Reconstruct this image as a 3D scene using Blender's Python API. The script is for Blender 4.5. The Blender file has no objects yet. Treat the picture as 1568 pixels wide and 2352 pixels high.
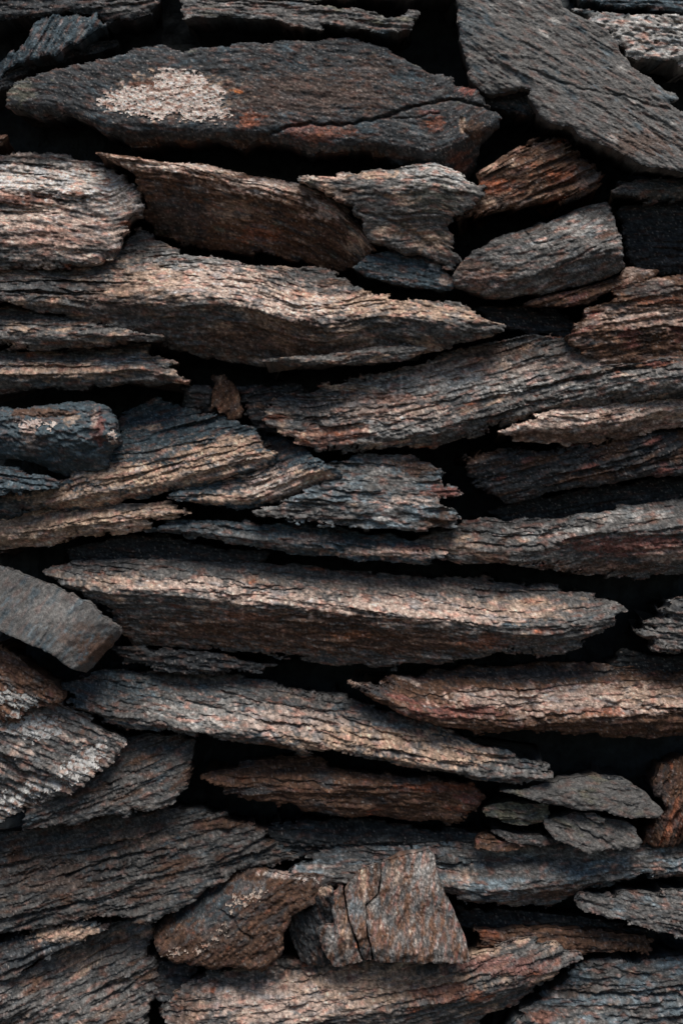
import bpy, math
import numpy as np

# ------------------------------------------------------------------ camera, sky, sun, exposure
W_PX, H_PX = 1568.0, 2352.0            # drawing units of the stone outlines
S = 1.2 / W_PX                         # metres per unit: the view is 1.2 m wide
CZ = 1.0                               # height of the view's middle above the ground
CAM_D = 3.6                            # camera distance from the wall face
STEP = 2.55                            # spacing of the rock surface grid, in units

scene = bpy.context.scene
cam = bpy.data.cameras.new('camera'); cam_o = bpy.data.objects.new('camera', cam)
scene.collection.objects.link(cam_o); scene.camera = cam_o
cam_o.location = (0, -CAM_D, CZ); cam_o.rotation_euler = (math.radians(90), 0, 0)
cam.sensor_fit = 'VERTICAL'; cam.sensor_height = 36
cam.lens = 36 * CAM_D / (H_PX * S); cam.clip_end = 200

SUN_EL, SUN_AZ = 66.0, 10.0            # azimuth measured from the camera side towards the right
world = bpy.data.worlds.new('World'); scene.world = world; world.use_nodes = True
wn = world.node_tree; bgn = wn.nodes['Background']
sky = wn.nodes.new('ShaderNodeTexSky'); sky.sky_type = 'NISHITA'; sky.sun_disc = False
sky.sun_elevation = math.radians(SUN_EL); sky.sun_rotation = math.radians(180 - SUN_AZ)
wn.links.new(sky.outputs[0], bgn.inputs[0]); bgn.inputs[1].default_value = 0.05
sun = bpy.data.lights.new('sun', 'SUN'); sun_o = bpy.data.objects.new('sun', sun)
scene.collection.objects.link(sun_o)
sun.energy = 2.6; sun.angle = math.radians(48); sun.color = (1.0, 0.935, 0.87)
sun_o.location = (0, -2, 4)
sun_o.rotation_euler = (math.radians(90 - SUN_EL), 0, math.radians(SUN_AZ))
scene.view_settings.view_transform = 'Standard'; scene.view_settings.look = 'None'
scene.view_settings.gamma = 1; scene.view_settings.use_curve_mapping = False
scene.view_settings.exposure = 0.52

# ------------------------------------------------------------------ noise
def _hash(ix, iy, seed):
    h = (ix.astype(np.int64) * 374761393 + iy.astype(np.int64) * 668265263 + seed * 1274126177) & 0xFFFFFFFF
    h = ((h ^ (h >> 13)) * 1274126177) & 0xFFFFFFFF
    h = ((h ^ (h >> 16)) * 2246822519) & 0xFFFFFFFF
    return ((h ^ (h >> 15)) & 0xFFFFFF).astype(np.float32) / 16777215.0

def vnoise(x, y, seed):
    """gradient noise, about -1..1"""
    x0 = np.floor(x); y0 = np.floor(y)
    fx = (x - x0).astype(np.float32); fy = (y - y0).astype(np.float32)
    ix = x0.astype(np.int64); iy = y0.astype(np.int64)
    ux = fx * fx * fx * (fx * (fx * 6 - 15) + 10); uy = fy * fy * fy * (fy * (fy * 6 - 15) + 10)
    def g(dx, dy):
        a = _hash(ix + dx, iy + dy, seed) * 6.2831853
        return np.cos(a) * (fx - dx) + np.sin(a) * (fy - dy)
    a = g(0, 0); b = g(1, 0); c = g(0, 1); d = g(1, 1)
    return ((a + (b - a) * ux) * (1 - uy) + (c + (d - c) * ux) * uy) * 1.5

def fbm(x, y, seed, n=3, gain=0.5):
    r = 0; a = 1.0
    for k in range(n):
        r = r + a * vnoise(x * 2.03 ** k + 17.3 * k, y * 2.03 ** k + 9.1 * k, seed + k * 31)
        a *= gain
    return r

def rownoise(u, row, seed):
    """1D smooth noise along u, independent per integer row, 0..1"""
    u0 = np.floor(u); f = (u - u0).astype(np.float32); f = f * f * (3 - 2 * f)
    a = _hash(u0, row, seed); b = _hash(u0 + 1, row, seed)
    return a + (b - a) * f

def sstep(a, b, x):
    t = np.clip((x - a) / (b - a), 0, 1)
    return t * t * (3 - 2 * t)

def seg_dist(X, Y, x0, y0, x1, y1):
    dx, dy = x1 - x0, y1 - y0
    t = np.clip(((X - x0) * dx + (Y - y0) * dy) / (dx * dx + dy * dy + 1e-9), 0, 1)
    return np.hypot(X - x0 - t * dx, Y - y0 - t * dy)

def poly_sdf(X, Y, P):
    d = np.full(X.shape, 1e9, np.float32); inside = np.zeros(X.shape, bool)
    n = len(P)
    for i in range(n):
        x0, y0 = P[i]; x1, y1 = P[(i + 1) % n]
        d = np.minimum(d, seg_dist(X, Y, x0, y0, x1, y1))
        if y0 != y1:
            c = ((y0 > Y) != (y1 > Y)) & (X < (x1 - x0) * (Y - y0) / (y1 - y0) + x0)
            inside ^= c
    return np.where(inside, -d, d)

def line_dist(X, Y, P):
    d = np.full(X.shape, 1e9, np.float32)
    for i in range(len(P) - 1):
        d = np.minimum(d, seg_dist(X, Y, *P[i], *P[i + 1]))
    return d

def largest_component(M):
    """keep the biggest 4-connected part of a boolean cell mask (row runs + union-find)"""
    parent = []; size = []; runs = []
    def find(a):
        while parent[a] != a:
            parent[a] = parent[parent[a]]; a = parent[a]
        return a
    prev = []
    for r in range(M.shape[0]):
        row = M[r].astype(np.int8)
        d = np.diff(np.concatenate(([0], row, [0])))
        st = np.nonzero(d == 1)[0]; en = np.nonzero(d == -1)[0]
        cur = []
        for a, b in zip(st, en):
            i = len(parent); parent.append(i); size.append(int(b - a)); runs.append((r, a, b))
            for (pa, pb, pi) in prev:
                if pa < b and a < pb:
                    x, y = find(i), find(pi)
                    if x != y:
                        parent[x] = y; size[y] += size[x]
            cur.append((a, b, i))
        prev = cur
    out = np.zeros_like(M)
    if not parent: return out
    best = max((size[find(i)], find(i)) for i in range(len(parent)))[1]
    for i, (r, a, b) in enumerate(runs):
        if find(i) == best: out[r, a:b] = True
    return out

# ------------------------------------------------------------------ colours (linear base colours)
C = dict(
    grey=(.108, .104, .098), dark=(.046, .049, .051), blue=(.052, .074, .086), bluelt=(.135, .172, .190),
    tan=(.42, .29, .205), pink=(.50, .375, .305), rust=(.27, .085, .040), red=(.185, .070, .055),
    brown=(.105, .056, .034), pale=(.62, .54, .48), olive=(.125, .120, .085), greylt=(.34, .325, .30),
    black=(.030, .034, .036), orange=(.42, .13, .04))  # black: stones deep in the gaps, their shade put into the colour

def mix_col(col, c, m):
    return col + (np.array(c, np.float32) - col) * m[..., None]

# ------------------------------------------------------------------ materials
def rock_material(name, bump=0.5, rough=0.86, grain=420.0, stretch=1.0):
    m = bpy.data.materials.new(name); m.use_nodes = True
    nt = m.node_tree; N = nt.nodes; L = nt.links
    b = N['Principled BSDF']; b.inputs['Roughness'].default_value = rough
    b.inputs['Specular IOR Level'].default_value = 0.3
    at = N.new('ShaderNodeAttribute'); at.attribute_name = 'mineral'
    tc = N.new('ShaderNodeTexCoord')
    n1 = N.new('ShaderNodeTexNoise'); n1.inputs['Scale'].default_value = grain
    n1.inputs['Detail'].default_value = 4; n1.inputs['Roughness'].default_value = 0.7
    mp = N.new('ShaderNodeMapping'); mp.inputs['Scale'].default_value = (1, 1, stretch)
    L.new(tc.outputs['Object'], mp.inputs['Vector']); L.new(mp.outputs[0], n1.inputs['Vector'])
    mr = N.new('ShaderNodeMapRange')
    mr.inputs['From Min'].default_value = .32; mr.inputs['From Max'].default_value = .70
    mr.inputs['To Min'].default_value = .55; mr.inputs['To Max'].default_value = 1.55
    L.new(n1.outputs['Fac'], mr.inputs['Value'])
    mx = N.new('ShaderNodeVectorMath'); mx.operation = 'SCALE'
    L.new(at.outputs['Color'], mx.inputs[0]); L.new(mr.outputs[0], mx.inputs['Scale'])
    L.new(mx.outputs[0], b.inputs['Base Color'])
    n2 = N.new('ShaderNodeTexNoise'); n2.inputs['Scale'].default_value = grain * .55
    n2.inputs['Detail'].default_value = 6; n2.inputs['Roughness'].default_value = 0.65
    L.new(mp.outputs[0], n2.inputs['Vector'])
    bp = N.new('ShaderNodeBump'); bp.inputs['Strength'].default_value = bump
    bp.inputs['Distance'].default_value = 0.005
    L.new(n2.outputs['Fac'], bp.inputs['Height']); L.new(bp.outputs[0], b.inputs['Normal'])
    return m

MAT = {'schist': rock_material('layered_schist', .65, .85, 260, 2.4),
       'gneiss': rock_material('grainy_gneiss', .6, .82, 330),
       'slate': rock_material('smooth_slate', .3, .8, 520),
       'lichen': rock_material('crusty_lichen', .9, .95, 380)}

# ------------------------------------------------------------------ one stone
def link_mesh(name, verts, quads, tris, cols, mat):
    me = bpy.data.meshes.new(name)
    nv = len(verts); nq = len(quads); nt = len(tris)
    me.vertices.add(nv); me.vertices.foreach_set('co', verts.astype(np.float32).ravel())
    loops = np.concatenate([quads.ravel(), tris.ravel()]).astype(np.int32)
    me.loops.add(len(loops)); me.loops.foreach_set('vertex_index', loops)
    starts = np.concatenate([np.arange(nq) * 4, nq * 4 + np.arange(nt) * 3]).astype(np.int32)
    me.polygons.add(nq + nt); me.polygons.foreach_set('loop_start', starts)
    me.polygons.foreach_set('use_smooth', np.ones(nq + nt, bool))
    me.update(calc_edges=True)
    a = me.color_attributes.new('mineral', 'FLOAT_COLOR', 'POINT')
    rgba = np.concatenate([cols, np.ones((nv, 1), np.float32)], 1).astype(np.float32)
    a.data.foreach_set('color', rgba.ravel())
    me.materials.append(mat)
    o = bpy.data.objects.new(name, me); scene.collection.objects.link(o)
    return o

def sheet(M, X, Y, Hh, col, back, pull, seed, taper=True):
    """mesh of the masked cells of a relief grid, with flanks running back into the wall and a closed rear"""
    vi = -np.ones(X.shape, np.int64)
    used = np.zeros(X.shape, bool)
    used[:-1, :-1] |= M; used[1:, :-1] |= M; used[:-1, 1:] |= M; used[1:, 1:] |= M
    vi[used] = np.arange(used.sum())
    rr, cc = np.nonzero(M)
    a = vi[rr, cc]; b = vi[rr, cc + 1]; c = vi[rr + 1, cc + 1]; d = vi[rr + 1, cc]
    quads = np.stack([a, d, c, b], 1)            # facing the viewer
    V = np.stack([X[used], Y[used], Hh[used]], 1)
    K = col[used]
    Mp = np.pad(M, 1)
    e = []
    r1, c1 = rr + 1, cc + 1
    for m, p, q in ((~Mp[r1 - 1, c1], a, b), (~Mp[r1, c1 + 1], b, c), (~Mp[r1 + 1, c1], c, d), (~Mp[r1, c1 - 1], d, a)):
        e.append(np.stack([p[m], q[m]], 1))
    E = np.concatenate(e)
    bv = np.unique(E); idx = -np.ones(len(V), np.int64); idx[bv] = np.arange(len(bv))
    B = V[bv]; cen = V.mean(0)
    # inward direction from neighbouring surface vertices
    inward = np.zeros((len(V), 2)); 
    for p, q in ((a, c), (c, a), (b, d), (d, b)):
        np.add.at(inward, p, V[q, :2] - V[p, :2])
    iv = inward[bv]; iv /= (np.hypot(iv[:, 0], iv[:, 1])[:, None] + 1e-6)
    rings = [V]; cols = [K]; off = len(V); q2 = []
    prev = bv
    tab = ((.05, .0), (.14, .06), (.28, .2), (.5, .45), (1.0, 1.0)) if taper else ((1.0, 1.0),)
    ea, eb = idx[E[:, 0]], idx[E[:, 1]]
    deg = np.zeros(len(bv)); np.add.at(deg, ea, 1); np.add.at(deg, eb, 1)
    def relax(A, n):
        for _ in range(n):
            T_ = np.zeros_like(A); np.add.at(T_, ea, A[eb]); np.add.at(T_, eb, A[ea])
            A = .5 * A + .5 * T_ / deg[:, None]
        return A
    iv = relax(iv, 6); iv /= (np.hypot(iv[:, 0], iv[:, 1])[:, None] + 1e-6)
    B = B.copy(); BK = K[bv]
    for k, (t, p) in enumerate(tab):
        if taper: B = relax(B, 3); BK = relax(BK, 4)
        R = B.copy()
        dz = back * t / 16
        n = fbm(B[:, 0] / 34 + B[:, 1] / 21, dz + B[:, 1] / 40, seed + 3, 3, .6) * (5 if taper else 0)
        R[:, :2] += iv * (pull * p + n * (k > 0) + 1.0 * (k > 0))[:, None] if taper else 0
        R[:, 2] -= back * t
        rings.append(R)
        cols.append(np.clip(BK * np.exp(.35 * fbm(B[:, 0] / 9, dz * 3 + B[:, 1] / 9, seed + 5, 2))[:, None], .004, .7) if taper else BK)
        cur = off + np.arange(len(bv)); off += len(bv)
        q2.append(np.stack([prev[idx[E[:, 1]]] if k else E[:, 1], prev[idx[E[:, 0]]] if k else E[:, 0],
                            cur[idx[E[:, 0]]], cur[idx[E[:, 1]]]], 1))
        prev = cur
    tris = np.zeros((0, 3), np.int64)
    if taper:
        cb = np.array([[cen[0], cen[1], B[:, 2].min() - back]])
        rings.append(cb); cols.append(K.mean(0, keepdims=True))
        tris = np.stack([prev[idx[E[:, 1]]], prev[idx[E[:, 0]]], np.full(len(E), off)], 1)
    return np.concatenate(rings), np.concatenate([quads] + q2), tris, np.concatenate(cols)

def to_world(V, href):
    k = (CAM_D - href * S) / CAM_D               # the outline is seen at this depth
    out = np.empty_like(V)
    out[:, 0] = (V[:, 0] - W_PX / 2) * S * k
    out[:, 2] = CZ + (H_PX / 2 - V[:, 1]) * S * k
    out[:, 1] = -V[:, 2] * S
    return out

COUNT = [0]
STONES = {}

def stone(key, poly, H, label, ang=0, ridge=None, ka=.8, kb=.7, tilt=(0, .15), facets=(), cracks=(),
          strata=1.0, thick=38, rag=1.0, rough=1.0, R=16, E=None, base='grey', mixes=(), patches=(), spots=1.0,
          lichen=None, mat='schist', back=260, pits=0.0, bright=1.0, name='stone', parent=None, step=None, fold=.35,
          long=1.0, soft=10, facet=.85):
    COUNT[0] += 1; seed = 1000 + COUNT[0] * 97
    P = [(float(x), float(y)) for x, y in poly]
    xs = [p[0] for p in P]; ys = [p[1] for p in P]
    st = step or STEP
    gx = np.arange(min(xs) - 14, max(xs) + 14, st); gy = np.arange(min(ys) - 14, max(ys) + 14, st)
    X, Y = np.meshgrid(gx, gy)
    if ridge:
        rx = np.array([p[0] for p in ridge], float); ry = np.array([p[1] for p in ridge], float)
        xx = np.linspace(gx[0], gx[-1], 160); yy = np.interp(xx, rx, ry)
        ker = np.hanning(15); ker /= ker.sum()
        yy = np.convolve(np.pad(yy, 7, 'edge'), ker, 'valid')
        v = np.interp(X, xx, yy) - Y; u = X.copy()
    else:
        a = math.radians(ang)
        u = X * math.cos(a) - Y * math.sin(a); v = -X * math.sin(a) - Y * math.cos(a)
    u = u + 1000; 
    # wandering of the layers
    wv = v + 7 * fbm(u / 240, v / 80, seed + 1, 2) + 1.7 * fbm(u / 46, v / 18, seed + 2, 2)
    # ---- relief from the layers
    hs = np.zeros(X.shape, np.float32); edge_l = 0
    lay = []
    for k, (t, L, A) in enumerate(((thick, 240, .34), (thick * .42, 110, .27), (thick * .17, 34, .34))):
        q = (wv + (k * 13.7)) / t + .30 * vnoise(u / (L * 1.3), v / (t * 2.2), seed + 5 + k)
        i = np.floor(q); f = q - i
        r = rownoise(u / (L * long) + i * .37, i, seed + 11 + k)
        gap = rownoise(u / (L * .5 * long) + i * .7, i, seed + 41 + k)
        A2 = A * t
        prof = -(f - .5) * .55                                        # lower lip of a layer stands proud
        groove = np.exp(-(f / .16) ** 2) + np.exp(-((1 - f) / .10) ** 2)
        hs += A2 * ((r - .5) * 1.7 + prof * .9 - .75 * groove * sstep(.60, .92, gap))
        lay.append((r, i, f))
    # chipped flakes: terraced plates broken across the layers
    for k, (lu, lv, ks, A) in enumerate(((210, 15, 2.4, 8.5), (84, 7, 2.6, 5.0), (28, 4.6, 2.4, 4.2))):
        n = fbm(u / lu, wv / lv, seed + 501 + k * 11, 3, .55) * ks
        i = np.floor(n); f = n - i
        hs += A / ks * 1.25 * (i + sstep(.74, 1.0, f) + .2 * f) * (.55 + .45 * rough) / max(strata, .5) * min(1, .25 + strata)
    hs *= strata * (.30 + .95 * sstep(-.45, .55, fbm(u / 210, v / 55, seed + 551, 3)))
    # ---- overall form
    h = np.full(X.shape, float(H)); calm = 1.0
    cx, cy = np.mean(xs), np.mean(ys)
    if ridge:
        s = v + 7 * fbm(u / 70, v / 40, seed + 60, 2)
        up = .5 * (s + np.sqrt(s * s + soft ** 2)); dn = .5 * (-s + np.sqrt(s * s + soft ** 2))
        h -= 1.35 * ka * up + 1.45 * kb * dn
        calm = 1 - .42 * sstep(0, 22, -s)
    h += tilt[0] * (X - cx) + 1.35 * tilt[1] * (Y - cy)
    for (x0, y0, x1, y1, sl) in facets:          # the right-hand side of p0 -> p1 falls back
        dx, dy = x1 - x0, y1 - y0; l = math.hypot(dx, dy)
        d = ((X - x0) * (-dy) + (Y - y0) * dx) / l + 3 * fbm(X / 30, Y / 30, seed + 71, 2)
        h -= sl * .5 * (d + np.sqrt(d * d + 9))
    # broad flat facets meeting in soft arrises
    rg = np.random.RandomState(seed); nf = 7 + int((max(xs) - min(xs)) / 110)
    hf = np.full(X.shape, 1e9, np.float32); wob = 5 * fbm(u / 45, v / 22, seed + 91, 3)
    ext = math.sqrt(max(40, max(ys) - min(ys)) / 130.0)
    for _ in range(nf):
        fx, fy = rg.uniform(min(xs), max(xs)), rg.uniform(min(ys), max(ys))
        sx, sy, c0 = rg.normal(0, .10), rg.normal(0, .26), rg.uniform(0, 12)
        hf = np.minimum(hf, c0 + sx * (X - fx) + sy * (Y - fy) + wob * sy * 3)
    hf = np.clip(hf, -60, 20)
    h += facet * min(1, ext) * (hf - hf.max() * .5)
    h += 5 * rough * fbm(u / 170, v / 75, seed + 21, 2) + 4.0 * rough * fbm(u / 52, v / 26, seed + 22, 2)
    gr = 1 - min(strata, 1) * .75
    hn = 3.0 * fbm(u / (24 + 26 * (1 - gr)), v / 11, seed + 24, 2) + 2.5 * fbm(u / (9 + 9 * (1 - gr)), v / 5.2, seed + 25, 2, .6)
    hn = hn * rough
    if pits:
        pn = fbm(X / 22, Y / 20, seed + 27, 2)
        hn -= pits * 9 * sstep(.25, .6, pn)
    for ck in cracks:
        pts, w, dep = ck
        d = line_dist(X + 4 * fbm(X / 25, Y / 25, seed + 81, 2), Y + 4 * fbm(X / 25, Y / 25, seed + 83, 2), pts)
        hn -= dep * np.exp(-(d / w) ** 2)
    # ---- outline
    sd = poly_sdf(X, Y, P)
    sd = sd + rag * (3.2 * fbm(X / 34, Y / 26, seed + 31, 2) + 1.1 * fbm(u / 12, v / 7, seed + 32, 2)
                     + 6.0 * min(strata, 1.2) * (lay[1][0] - .5) + 1.6 * min(strata, 1.2) * (lay[2][0] - .5))
    nt_ = fbm(u / 75, v / 22, seed + 35, 2) * 2.3
    sd = sd + rag * 4.2 * (np.floor(nt_) + sstep(.85, 1, nt_ - np.floor(nt_)))
    gxa = np.abs(np.gradient(sd, st, axis=1))
    sd = sd + min(strata, 1.2) * rag * sstep(.35, .9, gxa) * (26 * (lay[0][0] - .5) + 9 * (lay[1][0] - .5)) * sstep(-60, -20, sd) * (strata > .45)
    inside = np.clip(-sd, 0, None)
    Ee = R * .9 if E is None else E
    R = R * .62; Ee = Ee * .75
    tt = np.clip(1 - inside / R, 0, 1)
    h = h - Ee * (1 - np.sqrt(np.clip(1 - tt * tt, 0, 1)))
    hd = (.80 * hs + hn) * calm
    Hh = h + hd * (1 - .35 * tt)
    cm = .25 * (sd[:-1, :-1] + sd[1:, :-1] + sd[:-1, 1:] + sd[1:, 1:]) < 0
    M = largest_component(cm)
    # pull border vertices onto the outline
    gyv, gxv = np.gradient(sd, st)
    g2 = gxv ** 2 + gyv ** 2 + .15
    near = np.abs(sd) < st * 1.5
    border = np.zeros(X.shape, bool)
    cnt = np.zeros(X.shape, int)
    cnt[:-1, :-1] += M; cnt[1:, :-1] += M; cnt[:-1, 1:] += M; cnt[1:, 1:] += M
    border = (cnt > 0) & (cnt < 4) & near
    X2 = X - np.where(border, np.clip(sd * gxv / g2, -st * .45, st * .45), 0)
    Y2 = Y - np.where(border, np.clip(sd * gyv / g2, -st * .45, st * .45), 0)
    Y2 = Y2 + np.where(inside > 3, fold * np.clip(hd, -12, 14) * np.clip(inside / 14, 0, 1), 0)
    # ---- colour
    col = np.empty(X.shape + (3,), np.float32); col[:] = C[base]
    for j, (c, amt, sc) in enumerate(mixes):
        n = .62 * fbm(u / (95 * sc), v / (34 * sc), seed + 101 + j * 7, 3) \
            + .32 * (lay[1][0] - .5) * 2 * min(strata, 1) * (1 if j % 2 else -1) + .16 * fbm(u / 22, v / 7, seed + 103 + j * 7, 2)
        m = sstep(.62 - amt * 1.15, 1.02 - amt * 1.15, n) * .9
        col = mix_col(col, C[c], m)
    for j, (px, py, rx_, ry_, c, a_) in enumerate(patches):  # own stains, plus lit ridges and shaded undersides painted into the colour
        d = np.hypot((X - px) / rx_, (Y - py) / ry_) + .50 * fbm(u / 34, v / 15, seed + 201 + j, 3, .6) + .42 * fbm(u / 10, v / 6, seed + 204 + j, 2)
        m = (1 - sstep(.62, 1.12, d)) * a_
        col = mix_col(col, C[c], m)
    # mineral speckle: light feldspar grains and dark mica streaks, stretched along the layers
    sp = fbm(u / 9.5, v / 4.6, seed + 301, 3, .65)
    sp2 = fbm(u / 34, v / 12, seed + 305, 2)
    lum = np.exp(spots * (.78 * sp + .45 * sp2) + .30 * (lay[2][0] - .5) * min(strata, 1))
    wr = sstep(.05, .75, fbm(u / 32, v / 11, seed + 321, 2, .5)) * .75 * min(spots, 1)
    lm = col.mean(-1)[..., None]
    col = col + (lm * np.array([1.62, .84, .63], np.float32) - col) * wr[..., None]
    wb = sstep(.10, .75, fbm(u / 46, v / 15, seed + 331, 3, .5)) * .5 * min(spots, 1)
    col = col + (lm * np.array([.42, .56, .64], np.float32) - col) * wb[..., None]
    col = col * lum[..., None] * bright
    fl = sstep(.52, .85, fbm(u / 6, v / 3.8, seed + 311, 2)) * .5 * min(spots, 1)
    col = mix_col(col, np.array(C['pale']) * .8 * bright, fl * .9)
    col = np.clip(col, .004, .7)
    V, Q, T, K = sheet(M, X2, Y2, Hh, col, back, 22, seed)
    o = link_mesh(name, to_world(V, H), Q, T, K, MAT[mat])
    if label:
        o['label'] = label
    if parent is None:
        o['category'] = 'stone'; o['group'] = 'loose stones stacked in the dry stone wall'
    else:
        o.parent = parent
    STONES[key] = o
    # ---- crusts of lichen, thin solid sheets growing on the face
    for (lp, thr, lc, lab) in (lichen or ()):
        ls = poly_sdf(X, Y, lp) + 12 * fbm(u / 20, v / 12, seed + 401, 3, .6) + 13 * vnoise(u / 8, v / 5, seed + 409)
        holes = fbm(u / 14, v / 8, seed + 411, 3, .65)
        L = .25 * (ls[:-1, :-1] + ls[1:, :-1] + ls[:-1, 1:] + ls[1:, 1:]) < 0
        L &= M & (holes[:-1, :-1] < thr)
        L &= .25 * (inside[:-1, :-1] * 4) > 3
        if L.sum() < 12: continue
        lc_ = np.empty_like(col); lc_[:] = lc
        lc_ *= np.exp(.55 * fbm(u / 9, v / 6, seed + 421, 3, .65) - .05)[..., None]
        lc_ = mix_col(lc_, (.30, .14, .09), sstep(.18, .6, fbm(X / 22, Y / 12, seed + 431, 3, .65)) * .8)
        lc_ = np.clip(lc_, .02, .72)
        V, Q, T, K = sheet(L, X2, Y2, Hh + 1.3 + 1.4 * fbm(u / 9, v / 6, seed + 441, 2), lc_, 5.0, 0, seed, taper=False)
        p = link_mesh('lichen_patch', to_world(V, H), Q, T, K, MAT['lichen'])
        p.parent = o
        if lab: p['label'] = lab
    return o

# ------------------------------------------------------------------ the setting behind and below the stones
def plain_mat(name, c, scale, bump):
    m = bpy.data.materials.new(name); m.use_nodes = True
    nt = m.node_tree; b = nt.nodes['Principled BSDF']; b.inputs['Roughness'].default_value = .95
    n = nt.nodes.new('ShaderNodeTexNoise'); n.inputs['Scale'].default_value = scale; n.inputs['Detail'].default_value = 8
    r = nt.nodes.new('ShaderNodeValToRGB')
    r.color_ramp.elements[0].position = .3; r.color_ramp.elements[0].color = (*[x * .55 for x in c], 1)
    r.color_ramp.elements[1].position = .7; r.color_ramp.elements[1].color = (*[x * 1.4 for x in c], 1)
    bp = nt.nodes.new('ShaderNodeBump'); bp.inputs['Strength'].default_value = bump; bp.inputs['Distance'].default_value = .02
    tc = nt.nodes.new('ShaderNodeTexCoord')
    nt.links.new(tc.outputs['Object'], n.inputs['Vector'])
    nt.links.new(n.outputs['Fac'], r.inputs[0]); nt.links.new(r.outputs[0], b.inputs['Base Color'])
    nt.links.new(n.outputs['Fac'], bp.inputs['Height']); nt.links.new(bp.outputs[0], b.inputs['Normal'])
    return m

def grid_mesh(name, P, mat):
    n, m = P.shape[:2]
    i = np.arange(n * m).reshape(n, m)
    q = np.stack([i[:-1, :-1], i[:-1, 1:], i[1:, 1:], i[1:, :-1]], -1).reshape(-1, 4)
    me = bpy.data.meshes.new(name); me.from_pydata(P.reshape(-1, 3).tolist(), [], q.tolist())
    me.materials.append(mat); o = bpy.data.objects.new(name, me); scene.collection.objects.link(o)
    o['kind'] = 'structure'
    return o

# ground: dark trodden earth to the horizon
gx = np.concatenate([-np.geomspace(80, 2.2, 14), np.linspace(-2, 2, 60), np.geomspace(2.2, 80, 14)])
gyv = np.concatenate([-np.geomspace(80, 3.2, 14), np.linspace(-3, .6, 60), np.geomspace(.8, 80, 14)])
GX, GY = np.meshgrid(gx, gyv)
GZ = (.015 * fbm(GX / .3, GY / .3, 5, 3)) * (np.hypot(GX, GY) < 4)
grid_mesh('ground', np.stack([GX, GY, GZ], -1), plain_mat('dark_earth', (.05, .045, .038), 6, .6))

# the earth and rubble core that the face stones are bedded in: rough front, flat top, closed back; near-black colour stands in for the gaps' shade
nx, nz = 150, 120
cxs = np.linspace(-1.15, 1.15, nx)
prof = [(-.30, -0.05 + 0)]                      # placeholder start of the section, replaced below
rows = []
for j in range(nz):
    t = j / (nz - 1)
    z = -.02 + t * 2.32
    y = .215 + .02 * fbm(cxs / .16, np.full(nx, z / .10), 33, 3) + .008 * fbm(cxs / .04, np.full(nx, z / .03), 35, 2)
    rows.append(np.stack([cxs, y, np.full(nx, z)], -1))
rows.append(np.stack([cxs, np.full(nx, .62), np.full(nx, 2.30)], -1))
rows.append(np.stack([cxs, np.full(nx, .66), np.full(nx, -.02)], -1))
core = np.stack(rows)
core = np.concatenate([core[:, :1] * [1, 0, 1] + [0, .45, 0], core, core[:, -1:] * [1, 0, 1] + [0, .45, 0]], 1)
grid_mesh('wall_core', core, plain_mat('shade_dark_rubble', (.030, .036, .038), 40, .8))

# ------------------------------------------------------------------ the stones
D = dict   # shorthand for shared looks
schist_tan = D(base='grey', mixes=(('tan', .42, 1), ('rust', .2, .8), ('blue', .25, 1)))
schist_red = D(base='brown', mixes=(('pink', .30, 1), ('red', .35, .8), ('blue', .25, 1)))
schist_blue = D(base='grey', mixes=(('blue', .35, 1), ('bluelt', .58, .8), ('greylt', .2, .5), ('tan', .12, .8)))
schist_dark = D(base='dark', mixes=(('brown', .4, 1), ('grey', .25, .7)))

stone('corner_back', [(-90,-200),(376,-200),(356,4),(322,28),(282,40),(245,48),(228,28),(90,26),(60,36),(0,43),(-90,48)], -45,  # carried up out of view to keep light out of the gap
      'dark grey slab across the top left corner of the photo', ang=8, tilt=(0,.35), strata=.5, base='dark',
      mixes=(('blue', .3, 1), ('grey', .2, .6)), patches=((300,12,60,22,'grey',.8),), R=22)
stone('corner_wedge', [(-90,170),(-30,120),(0,108),(32,96),(66,66),(76,34),(120,22),(212,20),(229,48),(200,75),(165,94),(110,120),(76,130),(40,132),(0,140),(-90,230)], -5,
      'blue-grey wedge stone under the top left corner slab, above the lichened slab', ang=62, tilt=(.1,.1), strata=.35, thick=60,
      base='blue', mixes=(('bluelt', .3, .5), ('grey', .3, .5)), facets=((66,66,76,130,.9),), R=14)
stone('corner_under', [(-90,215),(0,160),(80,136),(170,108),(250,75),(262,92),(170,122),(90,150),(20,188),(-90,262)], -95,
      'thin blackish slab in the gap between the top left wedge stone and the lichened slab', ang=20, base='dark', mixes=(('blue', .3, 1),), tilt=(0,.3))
stone('top_middle', [(378,-210),(1110,-210),(1100,-40),(1050,-30),(960,-24),(760,-18),(712,2),(790,12),(850,24),(890,36),(915,32),(940,25),(959,28),(958,42),(940,55),(905,64),(860,68),(800,62),(740,56),(680,54),(635,42),(560,31),(510,26),(450,29),(424,34),(414,10)], 5,  # unseen upper part, shaped to stop light falling in from above
      'grey slab cut by the top edge, with a blunt hooked right end', ang=-6, tilt=(0,.45), strata=.6, base='grey',
      mixes=(('blue', .35, 1), ('olive', .3, 1), ('greylt', .2, .7)), R=12)
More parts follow.
